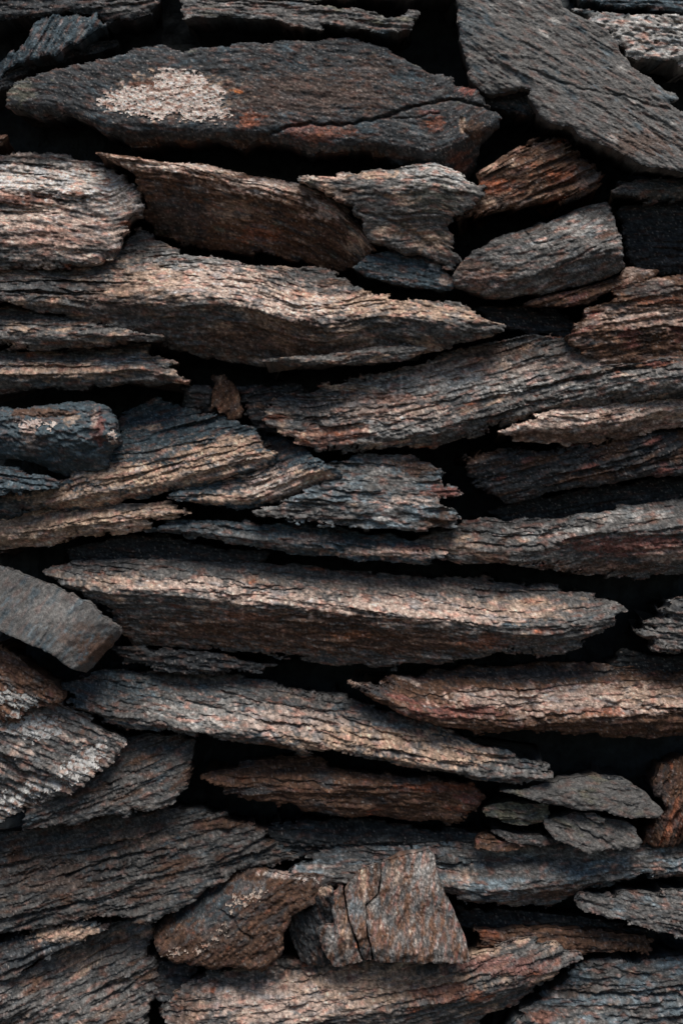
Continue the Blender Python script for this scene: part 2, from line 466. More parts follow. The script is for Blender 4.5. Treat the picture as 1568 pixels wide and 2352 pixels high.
stone('lichened_slab', [(8,222),(22,190),(60,162),(150,142),(250,118),(310,100),(360,93),(420,100),(480,92),(600,84),(720,82),(790,66),(850,80),(895,101),(960,138),(1000,158),(1040,166),(1056,190),(1095,194),(1112,215),(1122,235),(1147,256),(1148,283),(1120,305),(1104,322),(1101,365),(1080,392),(1040,384),(990,372),(934,360),(904,352),(844,340),(784,340),(720,341),(650,322),(590,311),(550,321),(490,309),(385,316),(295,316),(240,296),(190,270),(150,253),(120,258),(75,253),(30,246),(12,236)], 50,
      'long grey slab near the top bearing the large pale pink lichen patch', ang=6, tilt=(0,.10), strata=.14, rag=.8, rough=.6, R=26, E=20,
      ridge=[(0,235),(120,240),(240,285),(400,300),(600,296),(720,322),(860,322),(1000,352),(1150,270)], ka=.04, kb=1.4,
      base='dark', mixes=(('blue', .45, .9), ('grey', .35, .8), ('olive', .15, .6), ('brown', .25, .6)), spots=1.1, mat='gneiss', fold=.2,
      cracks=(([(596,309),(640,295),(690,280),(784,283),(860,270),(950,240),(1034,220),(1064,226),(1100,236),(1136,247)], 3.4, 16),
              ([(870,268),(964,261),(1010,255)], 1.8, 7), ([(868,120),(895,101)], 1.8, 5), ([(1060,268),(1062,290),(1085,312),(1104,322)], 3, 9)),
      patches=((400,212,130,50,'tan',.75), (700,210,230,60,'brown',.45), (330,190,40,14,'rust',.5), (570,270,30,22,'rust',.75), (545,203,14,5,'orange',1), (740,305,70,20,'rust',.5), (690,292,40,20,'red',.5),
               (1075,203,22,14,'red',1), (1005,281,28,18,'rust',.8), (985,252,26,7,'red',.8), (1090,290,30,24,'brown',.8), (1060,355,30,22,'rust',.45),
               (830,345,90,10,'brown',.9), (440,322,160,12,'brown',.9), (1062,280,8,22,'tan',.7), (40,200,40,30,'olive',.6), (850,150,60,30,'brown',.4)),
      lichen=(([(215,222),(250,206),(285,188),(310,192),(330,184),(352,186),(348,156),(400,147),(452,154),(480,184),(520,192),(516,214),(502,238),(528,246),(525,268),(495,272),(425,268),(395,252),(370,268),(280,253),(245,250),(228,230)], .60, (.76,.60,.52), None),))
stone('grey_tilted', [(1054,-90),(1055,20),(1058,60),(1064,85),(1070,115),(1084,175),(1109,201),(1144,204),(1200,197),(1222,200),(1212,212),(1234,250),(1264,280),(1314,295),(1334,315),(1384,335),(1449,370),(1484,385),(1568,398),(1690,415),(1690,320),(1568,250),(1539,228),(1562,219),(1555,206),(1534,200),(1504,170),(1454,145),(1447,120),(1429,100),(1426,80),(1404,55),(1359,25),(1300,-5),(1290,-90)], 60,
      'broad plain grey slab tilting down to the right in the upper right corner', ang=-32, tilt=(-.05,.24), strata=.34, thick=22, rag=.5, rough=.8,
      base='grey', mixes=(('greylt', .30, .7), ('blue', .35, 1), ('bluelt', .2, .8)), spots=.55, R=14, bright=1.1, long=.45,
      cracks=(([(1215,150),(1260,172),(1330,200),(1430,215),(1500,240),(1540,250)], 2.4, 7), ([(1144,204),(1190,200),(1215,212)], 3, 9)),
      facets=((1130,70,1200,150,.25),), patches=((1470,330,90,30,'brown',.5), (1080,40,30,60,'blue',.6)))
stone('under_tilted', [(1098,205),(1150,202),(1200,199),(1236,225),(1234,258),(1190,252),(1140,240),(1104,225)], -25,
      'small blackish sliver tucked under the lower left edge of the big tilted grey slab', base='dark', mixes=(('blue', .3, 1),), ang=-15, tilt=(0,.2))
stone('pitted_corner', [(1330,0),(1390,14),(1440,24),(1480,20),(1568,31),(1690,34),(1690,150),(1568,143),(1520,136),(1470,131),(1440,122),(1400,60)], 5,
      'pitted light grey stone behind the big tilted slab at the top right corner', ang=-8, strata=.4, pits=1.1, base='greylt', mixes=(('blue', .35, .8), ('tan', .2, .6)), tilt=(0,.4))
stone('blue_corner', [(1310,-90),(1690,-90),(1690,28),(1568,25),(1500,18),(1450,16),(1390,8),(1340,-5)], -35,
      'dark blue slab along the very top right corner edge, above the pitted stone', base='blue', mixes=(('dark', .3, 1),), ang=-3, tilt=(0,.3), strata=.4)
stone('ribbed', [(1036,506),(1060,474),(1078,452),(1096,430),(1100,400),(1134,370),(1194,330),(1234,305),(1274,295),(1304,300),(1324,320),(1342,345),(1372,365),(1390,395),(1380,420),(1350,440),(1290,455),(1230,468),(1150,482),(1090,496)], 44,
      'rusty ribbed stone rising to the right between the two grey slabs of the upper right', ang=27, strata=1.35, thick=32, tilt=(-.1,.30), rough=.8,
      base='brown', mixes=(('tan', .38, .8), ('rust', .38, .7), ('dark', .2, 1)), R=30, E=34,
      patches=((1130,425,60,22,'rust',.8), (1300,400,70,14,'rust',.5), (1270,330,50,20,'tan',.4), (1350,400,30,30,'grey',.7)))
stone('folded', [(686,402),(720,392),(784,390),(834,383),(904,375),(950,362),(990,355),(1012,362),(1054,390),(1084,410),(1112,426),(1106,445),(1084,470),(1044,500),(1026,516),(1036,532),(1050,560),(1056,592),(1046,606),(1010,594),(980,582),(909,560),(850,540),(830,500),(800,455),(760,432)], 96,
      'folded stone with a pale pointed hump, just below the right end of the lichened slab', tilt=(.08,.10), strata=.5, thick=34,
      ridge=[(690,404),(784,418),(850,414),(930,415),(1000,410),(1110,440)], ka=.6, kb=.40,
      facet=.4, base='grey', mixes=(('tan', .35, 1), ('brown', .3, .8), ('olive', .25, .8)), R=16, rough=.8,
      facets=((830,500,1040,540,-.4),),
      cracks=(([(790,436),(850,440),(900,452)], 3, 12), ([(820,478),(900,500),(960,530),(1000,560)], 3.5, 12)),
      patches=((1005,388,95,40,'greylt',1), (1050,405,50,24,'greylt',.9), (740,398,70,10,'pink',.9), (860,392,60,12,'tan',.9), (925,452,38,14,'tan',.95),
               (1000,550,50,22,'tan',.7), (900,525,50,16,'tan',.6), (1000,450,60,30,'olive',.5)))
stone('wavy_left', [(222,350),(285,356),(360,361),(450,369),(520,374),(575,386),(650,397),(725,414),(780,438),(802,460),(820,485),(842,512),(848,540),(868,582),(838,590),(800,598),(740,590),(640,572),(600,562),(500,548),(400,532),(350,508),(325,474),(322,430),(310,400),(280,375)], 74,
      'stone with bright wavy top ridge and dark flank, right of the pale pink stone', strata=.8, thick=32,
      ridge=[(222,360),(300,366),(400,378),(500,398),(600,418),(680,440),(760,468),(830,520),(868,570)], ka=.95, kb=.75, tilt=(.03,.05),
      base='brown', mixes=(('tan', .25, .9), ('dark', .35, .9), ('olive', .25, .7)),
      facets=((520,380,640,560,-.30),(640,560,520,380,.28),(300,415,600,575,.9)),
      patches=((420,374,170,16,'pink',.9), (640,415,130,26,'pink',.9), (760,462,60,34,'pink',.9), (820,540,30,30,'tan',.7), (540,470,70,22,'tan',.4), (600,520,60,20,'rust',.5), (400,480,90,60,'dark',.6)))  # dark patch paints the undercut's shade on the lower left
stone('tiny_left', [(-90,298),(0,304),(18,311),(17,322),(0,328),(-90,332)], -10,
      'tip of a tiny brown stone at the left edge, above the pale pink stone', base='brown', mixes=(('olive', .4, 1),), tilt=(0,.5))
stone('pale_left', [(-90,326),(0,330),(60,328),(130,325),(145,335),(200,350),(240,368),(275,384),(300,402),(316,430),(324,462),(320,486),(300,482),(288,500),(270,530),(262,562),(248,586),(200,602),(120,613),(60,610),(0,616),(-90,622)], 84,
      'pale pink crumbly stone at the left edge, below the lichened slab', strata=.95, thick=44, tilt=(-.05,.10), rough=1.35, pits=.25,
      ridge=[(-90,425),(0,428),(90,432),(180,445),(250,452),(330,420)], ka=.55, kb=.16,
      base='grey', mixes=(('pink', .62, 1), ('rust', .22, .7), ('dark', .15, .8)), R=28,
      patches=((120,400,170,40,'pale',.9), (10,395,70,30,'pale',.9), (250,440,60,60,'pale',.6), (120,520,150,60,'pink',.5), (50,350,70,16,'grey',.5), (20,450,90,16,'rust',.5), (110,550,90,22,'rust',.3), (40,340,50,10,'dark',.4)))
stone('great_slab', [(-90,600),(0,596),(80,590),(200,572),(250,552),(270,530),(284,498),(300,488),(330,515),(362,538),(400,562),(440,571),(500,577),(560,590),(620,596),(700,590),(760,606),(810,640),(860,664),(950,680),(1050,692),(1085,708),(1120,728),(1160,744),(1168,758),(1100,775),(1020,790),(970,800),(900,812),(800,828),(640,832),(500,812),(400,794),(340,764),(230,742),(150,722),(80,702),(0,684),(-90,690)], 112,
      'largest pinkish slab, sloping down rightward across the upper middle from below the pale stone', strata=.65, thick=44, tilt=(.0,.08),
      ridge=[(-90,680),(100,684),(250,690),(400,684),(500,686),(600,706),(700,738),(784,742),(860,722),(950,728),(1050,742),(1170,752)], ka=.62, kb=.75,
      base='grey', mixes=(('tan', .45, 1.2), ('brown', .3, .9), ('rust', .15, .6)), spots=1.05, rough=1.2, R=18,
      cracks=(([(868,700),(880,716),(910,722),(980,714)], 2, 5), ([(620,600),(660,640),(700,652)], 2, 5), ([(360,600),(440,625)], 2.6, 8)),
      patches=((480,635,170,50,'pink',.9), (700,690,150,38,'pink',.95), (870,690,130,30,'tan',.85), (430,580,90,30,'greylt',.85), (330,640,90,50,'tan',.6), (1000,712,100,20,'tan',.7), (690,668,30,14,'orange',.35),
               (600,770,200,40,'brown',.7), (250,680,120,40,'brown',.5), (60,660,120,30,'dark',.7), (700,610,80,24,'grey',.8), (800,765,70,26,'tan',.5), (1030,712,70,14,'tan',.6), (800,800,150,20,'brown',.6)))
stone('great_ledge', [(600,828),(640,820),(700,815),(784,808),(850,794),(930,781),(986,796),(972,808),(930,822),(850,831),(760,836),(690,834)], 98, None,
      ridge=[(600,829),(784,822),(850,812),(986,800)], ka=.8, kb=1.2, strata=.5, thick=20, R=8, rag=.6, base='grey', mixes=(('tan', .5, .6), ('brown', .3, .6)), name='ledge', parent=STONES['great_slab'], back=120)
stone('small_dark_mid', [(806,612),(850,580),(900,568),(960,575),(1000,590),(1030,625),(1056,655),(1040,667),(980,662),(900,650),(840,632)], 6,
      'small blue-black stone lying on the upper edge of the largest pinkish slab', rag=.45, ang=-12, base='blue', mixes=(('dark', .4, 1), ('grey', .2, .7)), strata=.5, tilt=(0,.35),
      patches=((1030,640,24,16,'pink',.7), (1005,610,14,10,'greylt',.7)))
stone('grey_block', [(1040,625),(1060,592),(1090,570),(1130,545),(1190,518),(1236,498),(1254,493),(1260,508),(1330,470),(1375,450),(1402,444),(1418,458),(1421,490),(1430,560),(1436,608),(1400,634),(1300,655),(1220,671),(1160,673),(1090,666),(1050,650)], 80,
      'speckled grey block with a raised right corner, resting under the rusty ribbed stone', ang=22, facet=1.3, strata=.22, thick=44, tilt=(.05,.22), rag=.6,
      base='grey', mixes=(('greylt', .30, .8), ('brown', .35, .8), ('blue', .2, .8)), spots=1.15, mat='gneiss', R=16,
      ridge=[(1040,640),(1200,628),(1300,600),(1440,560)], ka=.28, kb=.6, fold=.2,
      cracks=(([(1212,515),(1226,550),(1262,552),(1256,510)], 2.6, 9), ([(1262,552),(1270,590)], 2.2, 6), ([(1256,640),(1300,600),(1380,560),(1430,540)], 2.4, 7)),
      patches=((1085,610,50,20,'brown',.6), (1340,510,70,24,'greylt',.6), (1110,635,50,20,'rust',.25)))
stone('red_sliver', [(1190,695),(1280,702),(1300,708),(1350,697),(1400,672),(1450,656),(1500,632),(1518,618),(1490,610),(1440,603),(1430,625),(1380,648),(1300,666),(1230,682)], 22,
      'reddish pointed sliver under the speckled grey block', rag=.45, ang=20, tilt=(0,.4), **schist_red, strata=.8, thick=20, patches=((1450,618,50,10,'pink',.7),))
stone('thin_right_up', [(1402,440),(1440,420),(1490,408),(1530,402),(1568,404),(1690,398),(1690,455),(1568,452),(1500,454),(1440,450)], 5,
      'thin grey and pink slab at the right edge, beneath the big tilted grey slab', ridge=[(1402,442),(1500,432),(1690,432)], ka=.8, kb=.8, base='grey', mixes=(('pink', .35, .8), ('blue', .3, 1)), thick=20)
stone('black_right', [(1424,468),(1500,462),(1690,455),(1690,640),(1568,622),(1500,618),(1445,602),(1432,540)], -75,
      'shade-black stone deep in the gap at the right edge, right of the speckled grey block', base='black', mixes=(('dark', .4, 1),), ang=0, tilt=(0,.0), strata=.4)
stone('right_upper_stack', [(1302,768),(1330,742),(1360,714),(1395,690),(1420,664),(1470,640),(1520,632),(1568,625),(1690,618),(1690,850),(1568,850),(1500,845),(1420,835),(1340,810)], 66,
      'layered pink and grey slab at the right edge, below the reddish sliver', ang=8, R=7, tilt=(0,.12), strata=1.1, thick=34, **schist_red, patches=((1500,730,150,30,'pink',.5), (1540,690,70,10,'rust',.5), (1500,660,70,20,'grey',.7)))
stone('long_layered', [(600,930),(640,908),(700,897),(780,872),(860,857),(940,836),(1000,812),(1060,792),(1140,777),(1230,764),(1300,768),(1340,782),(1420,776),(1500,782),(1690,760),(1690,905),(1568,905),(1480,922),(1400,932),(1300,947),(1200,962),(1120,992),(1050,1007),(960,1022),(880,1031),(800,1030),(725,1037),(700,1020),(660,1000),(615,965)], 84,
      'big finely layered slab climbing to the right edge across the middle of the wall', strata=1.25, thick=42, tilt=(.03,.04), rough=1.1,
      ridge=[(600,1000),(720,1015),(880,1000),(1000,985),(1120,955),(1250,925),(1400,890),(1690,850)], ka=.33, kb=.8,
      base='grey', mixes=(('tan', .34, 1), ('blue', .25, .9), ('rust', .24, .7)), spots=1.1, R=20,
      cracks=(([(1200,900),(1300,870),(1420,845),(1568,850)], 3, 10), ([(880,960),(1000,930),(1150,880),(1300,850)], 3, 10), ([(700,960),(800,940),(960,925)], 3, 10)),
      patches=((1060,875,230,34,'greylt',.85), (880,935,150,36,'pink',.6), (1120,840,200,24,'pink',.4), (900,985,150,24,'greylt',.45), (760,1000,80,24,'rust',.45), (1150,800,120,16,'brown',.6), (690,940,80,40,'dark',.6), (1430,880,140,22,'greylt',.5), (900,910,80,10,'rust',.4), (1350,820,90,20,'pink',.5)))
stone('pink_lens', [(1130,992),(1200,962),(1300,936),(1400,912),(1480,894),(1568,886),(1690,878),(1690,985),(1568,978),(1480,992),(1400,1010),(1320,1016),(1250,1012),(1180,1004)], 86,
      'smooth pinkish lens-shaped slab at the right edge, directly under the finely layered slab', strata=.6, thick=26, R=8,
      ridge=[(1130,994),(1220,975),(1330,972),(1430,958),(1520,935),(1690,922)], ka=.7, kb=.9, base='pink', mixes=(('tan', .4, 1), ('brown', .35, .8), ('grey', .2, .7)),
      patches=((1350,1000,200,16,'brown',.8), (1500,975,120,14,'brown',.7)), bright=.9)
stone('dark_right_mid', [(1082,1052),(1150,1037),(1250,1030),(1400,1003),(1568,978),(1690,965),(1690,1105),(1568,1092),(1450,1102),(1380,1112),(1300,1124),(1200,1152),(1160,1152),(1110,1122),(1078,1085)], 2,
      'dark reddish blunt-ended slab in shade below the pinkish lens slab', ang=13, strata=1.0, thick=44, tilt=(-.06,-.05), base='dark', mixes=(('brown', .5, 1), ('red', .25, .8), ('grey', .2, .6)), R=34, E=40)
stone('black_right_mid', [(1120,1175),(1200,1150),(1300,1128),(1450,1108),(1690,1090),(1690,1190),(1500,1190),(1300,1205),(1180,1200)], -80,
      'shade-black slab recessed between the dark reddish slab and the grey-topped red slab at right', ang=10, base='black', mixes=(('dark', .3, 1),), strata=.5)
stone('red_right', [(952,1246),(1000,1226),(1050,1206),(1110,1190),(1170,1199),(1240,1190),(1330,1182),(1450,1165),(1568,1150),(1690,1136),(1690,1322),(1568,1321),(1480,1331),(1400,1326),(1330,1320),(1240,1302),(1160,1292),(1110,1299),(1060,1298),(1010,1280)], 56,
      'grey-topped slab with red lower layers at the right edge, just below the middle', strata=.8, thick=44, rough=1.1,
      ridge=[(950,1256),(1090,1256),(1160,1262),(1250,1254),(1350,1234),(1450,1222),(1690,1205)], ka=.75, kb=.5, base='grey', mixes=(('brown', .3, 1), ('red', .12, .8), ('tan', .2, .8)),
      cracks=(([(1095,1250),(1160,1262),(1250,1258)], 3.4, 12), ([(1400,1225),(1480,1205),(1568,1190)], 3, 9)),
      patches=((1480,1255,150,26,'red',.85), (1330,1238,60,12,'red',.7), (1250,1225,110,16,'greylt',.7), (1450,1182,150,14,'greylt',.6), (1540,1275,80,18,'pink',.5), (1050,1260,60,16,'tan',.5), (1400,1305,140,16,'brown',.8)))
stone('bluegrey_mid', [(575,1178),(640,1158),(700,1132),(750,1100),(745,1062),(800,1046),(860,1038),(940,1045),(985,1062),(1026,1086),(1016,1100),(1028,1112),(1068,1120),(1066,1134),(1022,1148),(1018,1172),(1046,1190),(1040,1212),(1000,1206),(960,1222),(930,1216),(860,1212),(750,1206),(640,1194)], 58,
      'blue-grey layered stone with red broken tips, in the centre beside the black hollow', ang=-3, strata=1.15, thick=30, tilt=(0,.30), base='grey', mixes=(('bluelt', .62, 1), ('blue', .25, 1), ('greylt', .3, .8), ('tan', .15, .8)),
      patches=((960,1070,60,22,'brown',.8), (1020,1130,50,16,'red',.85), (940,1150,70,12,'pink',.6), (1010,1195,40,20,'brown',.8), (800,1130,90,22,'bluelt',.5)))
stone('tan_upper', [(-90,1145),(0,1120),(70,1108),(140,1098),(200,1060),(245,1000),(265,950),(300,925),(345,905),(400,920),(450,940),(530,956),(572,976),(592,1000),(594,1022),(626,1045),(634,1062),(600,1074),(540,1094),(480,1112),(400,1128),(300,1146),(200,1163),(120,1176),(60,1173),(0,1192),(-90,1205)], 82,
      'slab with blue-grey back and tan layered lip, behind the dark white-spotted chunk', strata=.85, thick=40, tilt=(0,.05),
      ridge=[(-90,1180),(60,1160),(200,1140),(330,1115),(450,1088),(560,1058),(640,1045)], ka=.50, kb=1.0, base='blue', mixes=(('bluelt', .2, .8), ('grey', .25, .8)),
      cracks=(([(250,1046),(320,1040),(400,1022),(480,1010)], 2.6, 8), ([(460,1030),(540,1025),(594,1012)], 3.2, 12), ([(150,1130),(300,1100),(420,1060)], 3, 8)),
      patches=((510,1042,130,34,'tan',1), (330,1095,180,36,'tan',1), (160,1145,150,26,'tan',.9), (560,1055,70,16,'pink',.7), (540,1010,60,14,'tan',.9), (330,975,30,8,'tan',.8), (460,1085,90,14,'tan',.8), (40,1160,70,14,'grey',.9), (350,1035,60,16,'grey',.5)))
stone('tan_pointed', [(566,976),(600,984),(650,998),(690,1028),(745,1062),(780,1082),(770,1096),(748,1106),(700,1132),(640,1156),(570,1170),(500,1162),(430,1152),(370,1142),(460,1110),(560,1080),(620,1050)], 76,
      'blue-backed slab with a pale jagged point, rightmost of three overlapping tan-lipped slabs', strata=.8, thick=30,
      ridge=[(370,1150),(480,1150),(580,1146),(660,1120),(730,1090),(780,1080)], ka=.6, kb=1.0, base='blue', mixes=(('grey', .35, .8),),
      patches=((640,1115,120,40,'pink',.95), (720,1090,50,14,'tan',1), (520,1145,90,14,'tan',.8), (640,1030,40,20,'brown',.5)))
stone('tan_lower', [(-90,1200),(0,1190),(60,1172),(150,1165),(300,1152),(380,1158),(424,1166),(434,1176),(400,1186),(345,1192),(342,1210),(280,1222),(200,1228),(100,1252),(0,1264),(-90,1276)], 62,
      'tan layered slab at the left edge, lowest of the three overlapping tan-lipped slabs', ridge=[(-90,1240),(0,1232),(100,1222),(200,1205),(300,1195),(434,1180)], ka=.55, kb=1.0,
      strata=.9, thick=24, base='tan', mixes=(('pink', .4, 1), ('grey', .35, .7), ('olive', .2, .6)), bright=.9)
stone('spotted_chunk', [(-90,938),(0,934),(60,932),(115,926),(150,914),(200,918),(240,932),(262,958),(263,985),(272,1012),(256,1026),(240,1046),(236,1070),(195,1076),(165,1080),(138,1091),(95,1074),(60,1059),(30,1048),(0,1050),(-90,1052)], 118,
      'dark blue-grey rounded chunk with small white and pink spots at the left edge', ang=-20, strata=.12, thick=60, rough=1.7, R=34, E=36, tilt=(.05,.0),
      ridge=[(-90,985),(0,1000),(100,1010),(200,1020),(272,1010)], ka=.35, kb=.5, soft=30, rag=.6, mat='slate',
      base='blue', mixes=(('bluelt', .35, .7), ('grey', .3, .8), ('red', .1, .8)), spots=.7, patches=((90,945,90,12,'brown',.9), (62,990,18,24,'pink',.7), (225,985,16,38,'red',.8), (212,960,8,34,'pink',.6), (155,960,22,14,'tan',.6), (70,1020,30,24,'brown',.4)),
      lichen=(([(38,968),(60,960),(72,958),(90,965),(86,975),(60,978),(42,982)], .9, (.55,.45,.40), None), ([(98,966),(124,968),(122,984),(104,984)], 1.2, (.60,.52,.46), None),
              ([(238,1000),(256,992),(270,1012),(258,1014),(244,1010)], 1.2, (.60,.48,.42), None)))
stone('blue_left_sliver', [(-90,1072),(0,1079),(60,1084),(110,1096),(138,1106),(130,1120),(60,1130),(0,1134),(-90,1138)], 92,
      'blue-grey sliver at the left edge directly under the spotted chunk', ang=-6, tilt=(0,.5), base='blue', mixes=(('bluelt', .3, .8),), strata=.6, thick=18, R=10)
stone('left_blade_up', [(-90,686),(0,694),(80,702),(150,722),(230,746),(300,752),(372,764),(380,771),(340,779),(260,781),(202,785),(196,801),(150,797),(90,803),(20,796),(0,788),(-90,790)], 92,
      'brown-grey blade of rock pointing right, left edge, just under the largest pinkish slab', ridge=[(-90,762),(0,765),(100,770),(200,772),(380,772)], ka=.65, kb=1,
      strata=.8, thick=26, base='grey', mixes=(('brown', .4, .8), ('tan', .3, .8), ('rust', .15, .6)), patches=((60,720,120,16,'dark',.5),))
stone('left_blade_low', [(-90,800),(0,797),(60,802),(150,800),(200,788),(260,780),(318,786),(342,812),(382,832),(422,864),(410,876),(350,879),(270,881),(180,887),(100,892),(30,898),(-90,908)], 72,
      'blade of rock with tan lower layers pointing right, second above the spotted chunk', ridge=[(-90,868),(0,866),(100,864),(200,862),(300,858),(422,866)], ka=.55, kb=.9,
      strata=1.0, thick=26, base='grey', mixes=(('tan', .40, .8), ('blue', .2, .8), ('rust', .2, .6)), patches=((130,850,170,22,'tan',.7), (270,825,70,18,'bluelt',.6)))
stone('upright_chip', [(486,862),(500,857),(522,860),(536,890),(549,920),(560,942),(556,964),(520,954),(490,935),(484,900)], -35,
      'small brown chip standing upright in the black hollow left of the finely layered slab', ang=70, base='brown', mixes=(('rust', .3, .5), ('tan', .25, .5)), tilt=(0,.1), R=16, strata=.4)
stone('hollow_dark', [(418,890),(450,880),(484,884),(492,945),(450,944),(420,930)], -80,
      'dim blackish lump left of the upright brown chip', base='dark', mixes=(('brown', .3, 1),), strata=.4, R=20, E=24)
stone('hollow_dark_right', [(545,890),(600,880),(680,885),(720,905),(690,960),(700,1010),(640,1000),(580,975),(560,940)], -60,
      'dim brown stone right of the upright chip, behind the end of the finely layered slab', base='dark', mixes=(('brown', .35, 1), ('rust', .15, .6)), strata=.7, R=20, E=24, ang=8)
stone('thin_mid', [(330,1220),(380,1204),(450,1194),(560,1200),(650,1204),(750,1210),(850,1224),(900,1234),(960,1250),(1029,1272),(1031,1285),(980,1296),(900,1291),(800,1281),(730,1276),(600,1263),(500,1246),(400,1232)], 52,
      'thin blue-grey blade with a pink underside, pointing right just below the centre', ridge=[(330,1224),(450,1222),(560,1238),(650,1248),(750,1256),(850,1268),(1031,1282)], ka=.7, kb=.9, strata=.9, thick=24,
      base='blue', mixes=(('bluelt', .3, .8), ('grey', .4, .8)), patches=((900,1270,130,12,'pink',.85), (700,1240,60,12,'pink',.5), (950,1262,60,12,'rust',.5), (560,1235,80,14,'grey',.7), (420,1218,90,14,'dark',.6)))
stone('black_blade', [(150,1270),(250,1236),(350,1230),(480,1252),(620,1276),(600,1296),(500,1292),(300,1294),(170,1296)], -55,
      'shade-black blade of rock in the gap under the tan slabs, left of centre', ang=-4, base='black', mixes=(('dark', .35, 1), ('brown', .2, 1)), strata=.7)
stone('long_ridged', [(80,1312),(140,1296),(200,1288),(300,1284),(430,1284),(550,1290),(700,1309),(850,1322),(1000,1332),(1150,1342),(1250,1352),(1350,1366),(1402,1378),(1442,1406),(1418,1420),(1402,1442),(1350,1476),(1312,1506),(1240,1517),(1150,1502),(1080,1521),(1000,1532),(900,1541),(784,1537),(700,1527),(600,1512),(500,1502),(400,1494),(300,1492),(268,1462),(240,1412),(180,1372),(100,1332)], 86,
      'longest slab, with bright ridge and brown face below, right of the smooth grey wedge', strata=.95, thick=36, rough=1.0,
      ridge=[(80,1325),(180,1344),(300,1356),(400,1360),(500,1372),(600,1384),(700,1392),(784,1402),(900,1414),(1000,1424),(1100,1438),(1200,1446),(1300,1440),(1442,1420)], ka=.85, kb=.62,
      base='grey', mixes=(('tan', .25, 1), ('blue', .2, .9), ('rust', .15, .7)), R=20,
      cracks=(([(340,1446),(420,1452),(560,1442),(700,1450),(784,1470)], 2.2, 7), ([(845,1345),(870,1370),(940,1382)], 2.4, 7), ([(900,1350),(1000,1362),(1100,1372)], 2.2, 6)),
      patches=((420,1347,180,16,'pink',.8), (600,1375,150,18,'pink',.9), (850,1394,200,26,'pink',.85), (1080,1415,170,26,'pink',.75), (1200,1400,120,26,'tan',.5), (900,1350,260,24,'tan',.2), (260,1340,90,16,'tan',.5),
               (600,1450,340,44,'brown',.85), (900,1480,280,34,'brown',.85), (820,1465,60,8,'orange',.3), (560,1420,60,10,'rust',.3), (1120,1478,60,16,'rust',.4), (1250,1480,90,26,'grey',.6)))  # brown underside, deepened to paint in its shade
stone('grey_wedge', [(-90,1280),(0,1302),(60,1326),(120,1346),(175,1372),(215,1390),(236,1416),(274,1441),(271,1466),(240,1500),(194,1548),(150,1526),(120,1500),(60,1475),(0,1451),(-90,1432)], 132,
      'smooth plain grey wedge with a squared end at the left edge', ang=52, tilt=(.12,.22), strata=.14, thick=70, rough=.45, rag=.2, mat='slate', R=6, spots=.4, fold=.1, facet=.0,
      facets=((172,1540,274,1446,2.2),(125,1503,236,1418,.45)), base='grey', bright=1.0, mixes=(('blue', .5, .8), ('bluelt', .4, .6)),
      patches=((232,1496,46,40,'brown',.85), (165,1470,34,14,'brown',.5), (195,1440,30,12,'brown',.5), (120,1400,60,40,'greylt',.3)))
stone('lichen_left_up', [(-90,1484),(0,1500),(40,1520),(60,1540),(100,1566),(139,1600),(136,1615),(90,1628),(50,1634),(40,1652),(0,1652),(-90,1650)], 96,
      'brown stone with grey-white crusts at the left edge, directly below the smooth grey wedge', ang=-25, tilt=(0,.35), facet=1.2, strata=.55, thick=44, bright=1.3, rough=1.3, base='brown', mixes=(('grey', .35, .6), ('red', .2, .6), ('dark', .2, .6)), R=14,
      lichen=(([(-40,1594),(30,1590),(75,1592),(95,1610),(80,1624),(55,1632),(20,1618),(-40,1620)], .7, (.48,.47,.44), None), ([(12,1630),(44,1630),(46,1648),(16,1650)], 1.2, (.36,.35,.33), None)))
stone('lichen_left_low', [(-90,1650),(0,1646),(60,1632),(120,1624),(150,1640),(201,1658),(196,1666),(236,1690),(273,1706),(263,1736),(240,1766),(180,1812),(80,1851),(30,1871),(0,1886),(-90,1902)], 100,
      'crumbly stone blotched with much white lichen at the left edge', ang=-22, tilt=(.03,.32), facet=1.2, strata=.6, thick=52, bright=1.35, rough=1.4, base='grey', mixes=(('brown', .4, .6), ('pink', .4, .6), ('dark', .2, .6)), R=10,
      lichen=(([(-40,1670),(50,1650),(110,1650),(140,1680),(110,1700),(60,1700),(20,1690),(-40,1690)], .60, (.55,.54,.51), None),
              ([(120,1790),(150,1750),(190,1720),(240,1716),(236,1750),(200,1780),(150,1806),(80,1840),(10,1870),(-20,1860),(30,1810),(80,1800)], .60, (.60,.58,.54), None)))
stone('slab_behind_lichen', [(60,1850),(180,1800),(240,1768),(262,1728),(285,1706),(340,1699),(400,1700),(440,1704),(446,1740),(434,1762),(442,1776),(430,1802),(400,1840),(350,1862),(280,1864),(180,1882),(60,1896)], 40,
      'dark banded slab emerging right of the white-blotched stone, lower left', ang=20, tilt=(-.05,.30), facet=1.2, strata=.7, thick=44, base='grey', mixes=(('blue', .4, .9), ('brown', .4, .8)), R=18, bright=.85)
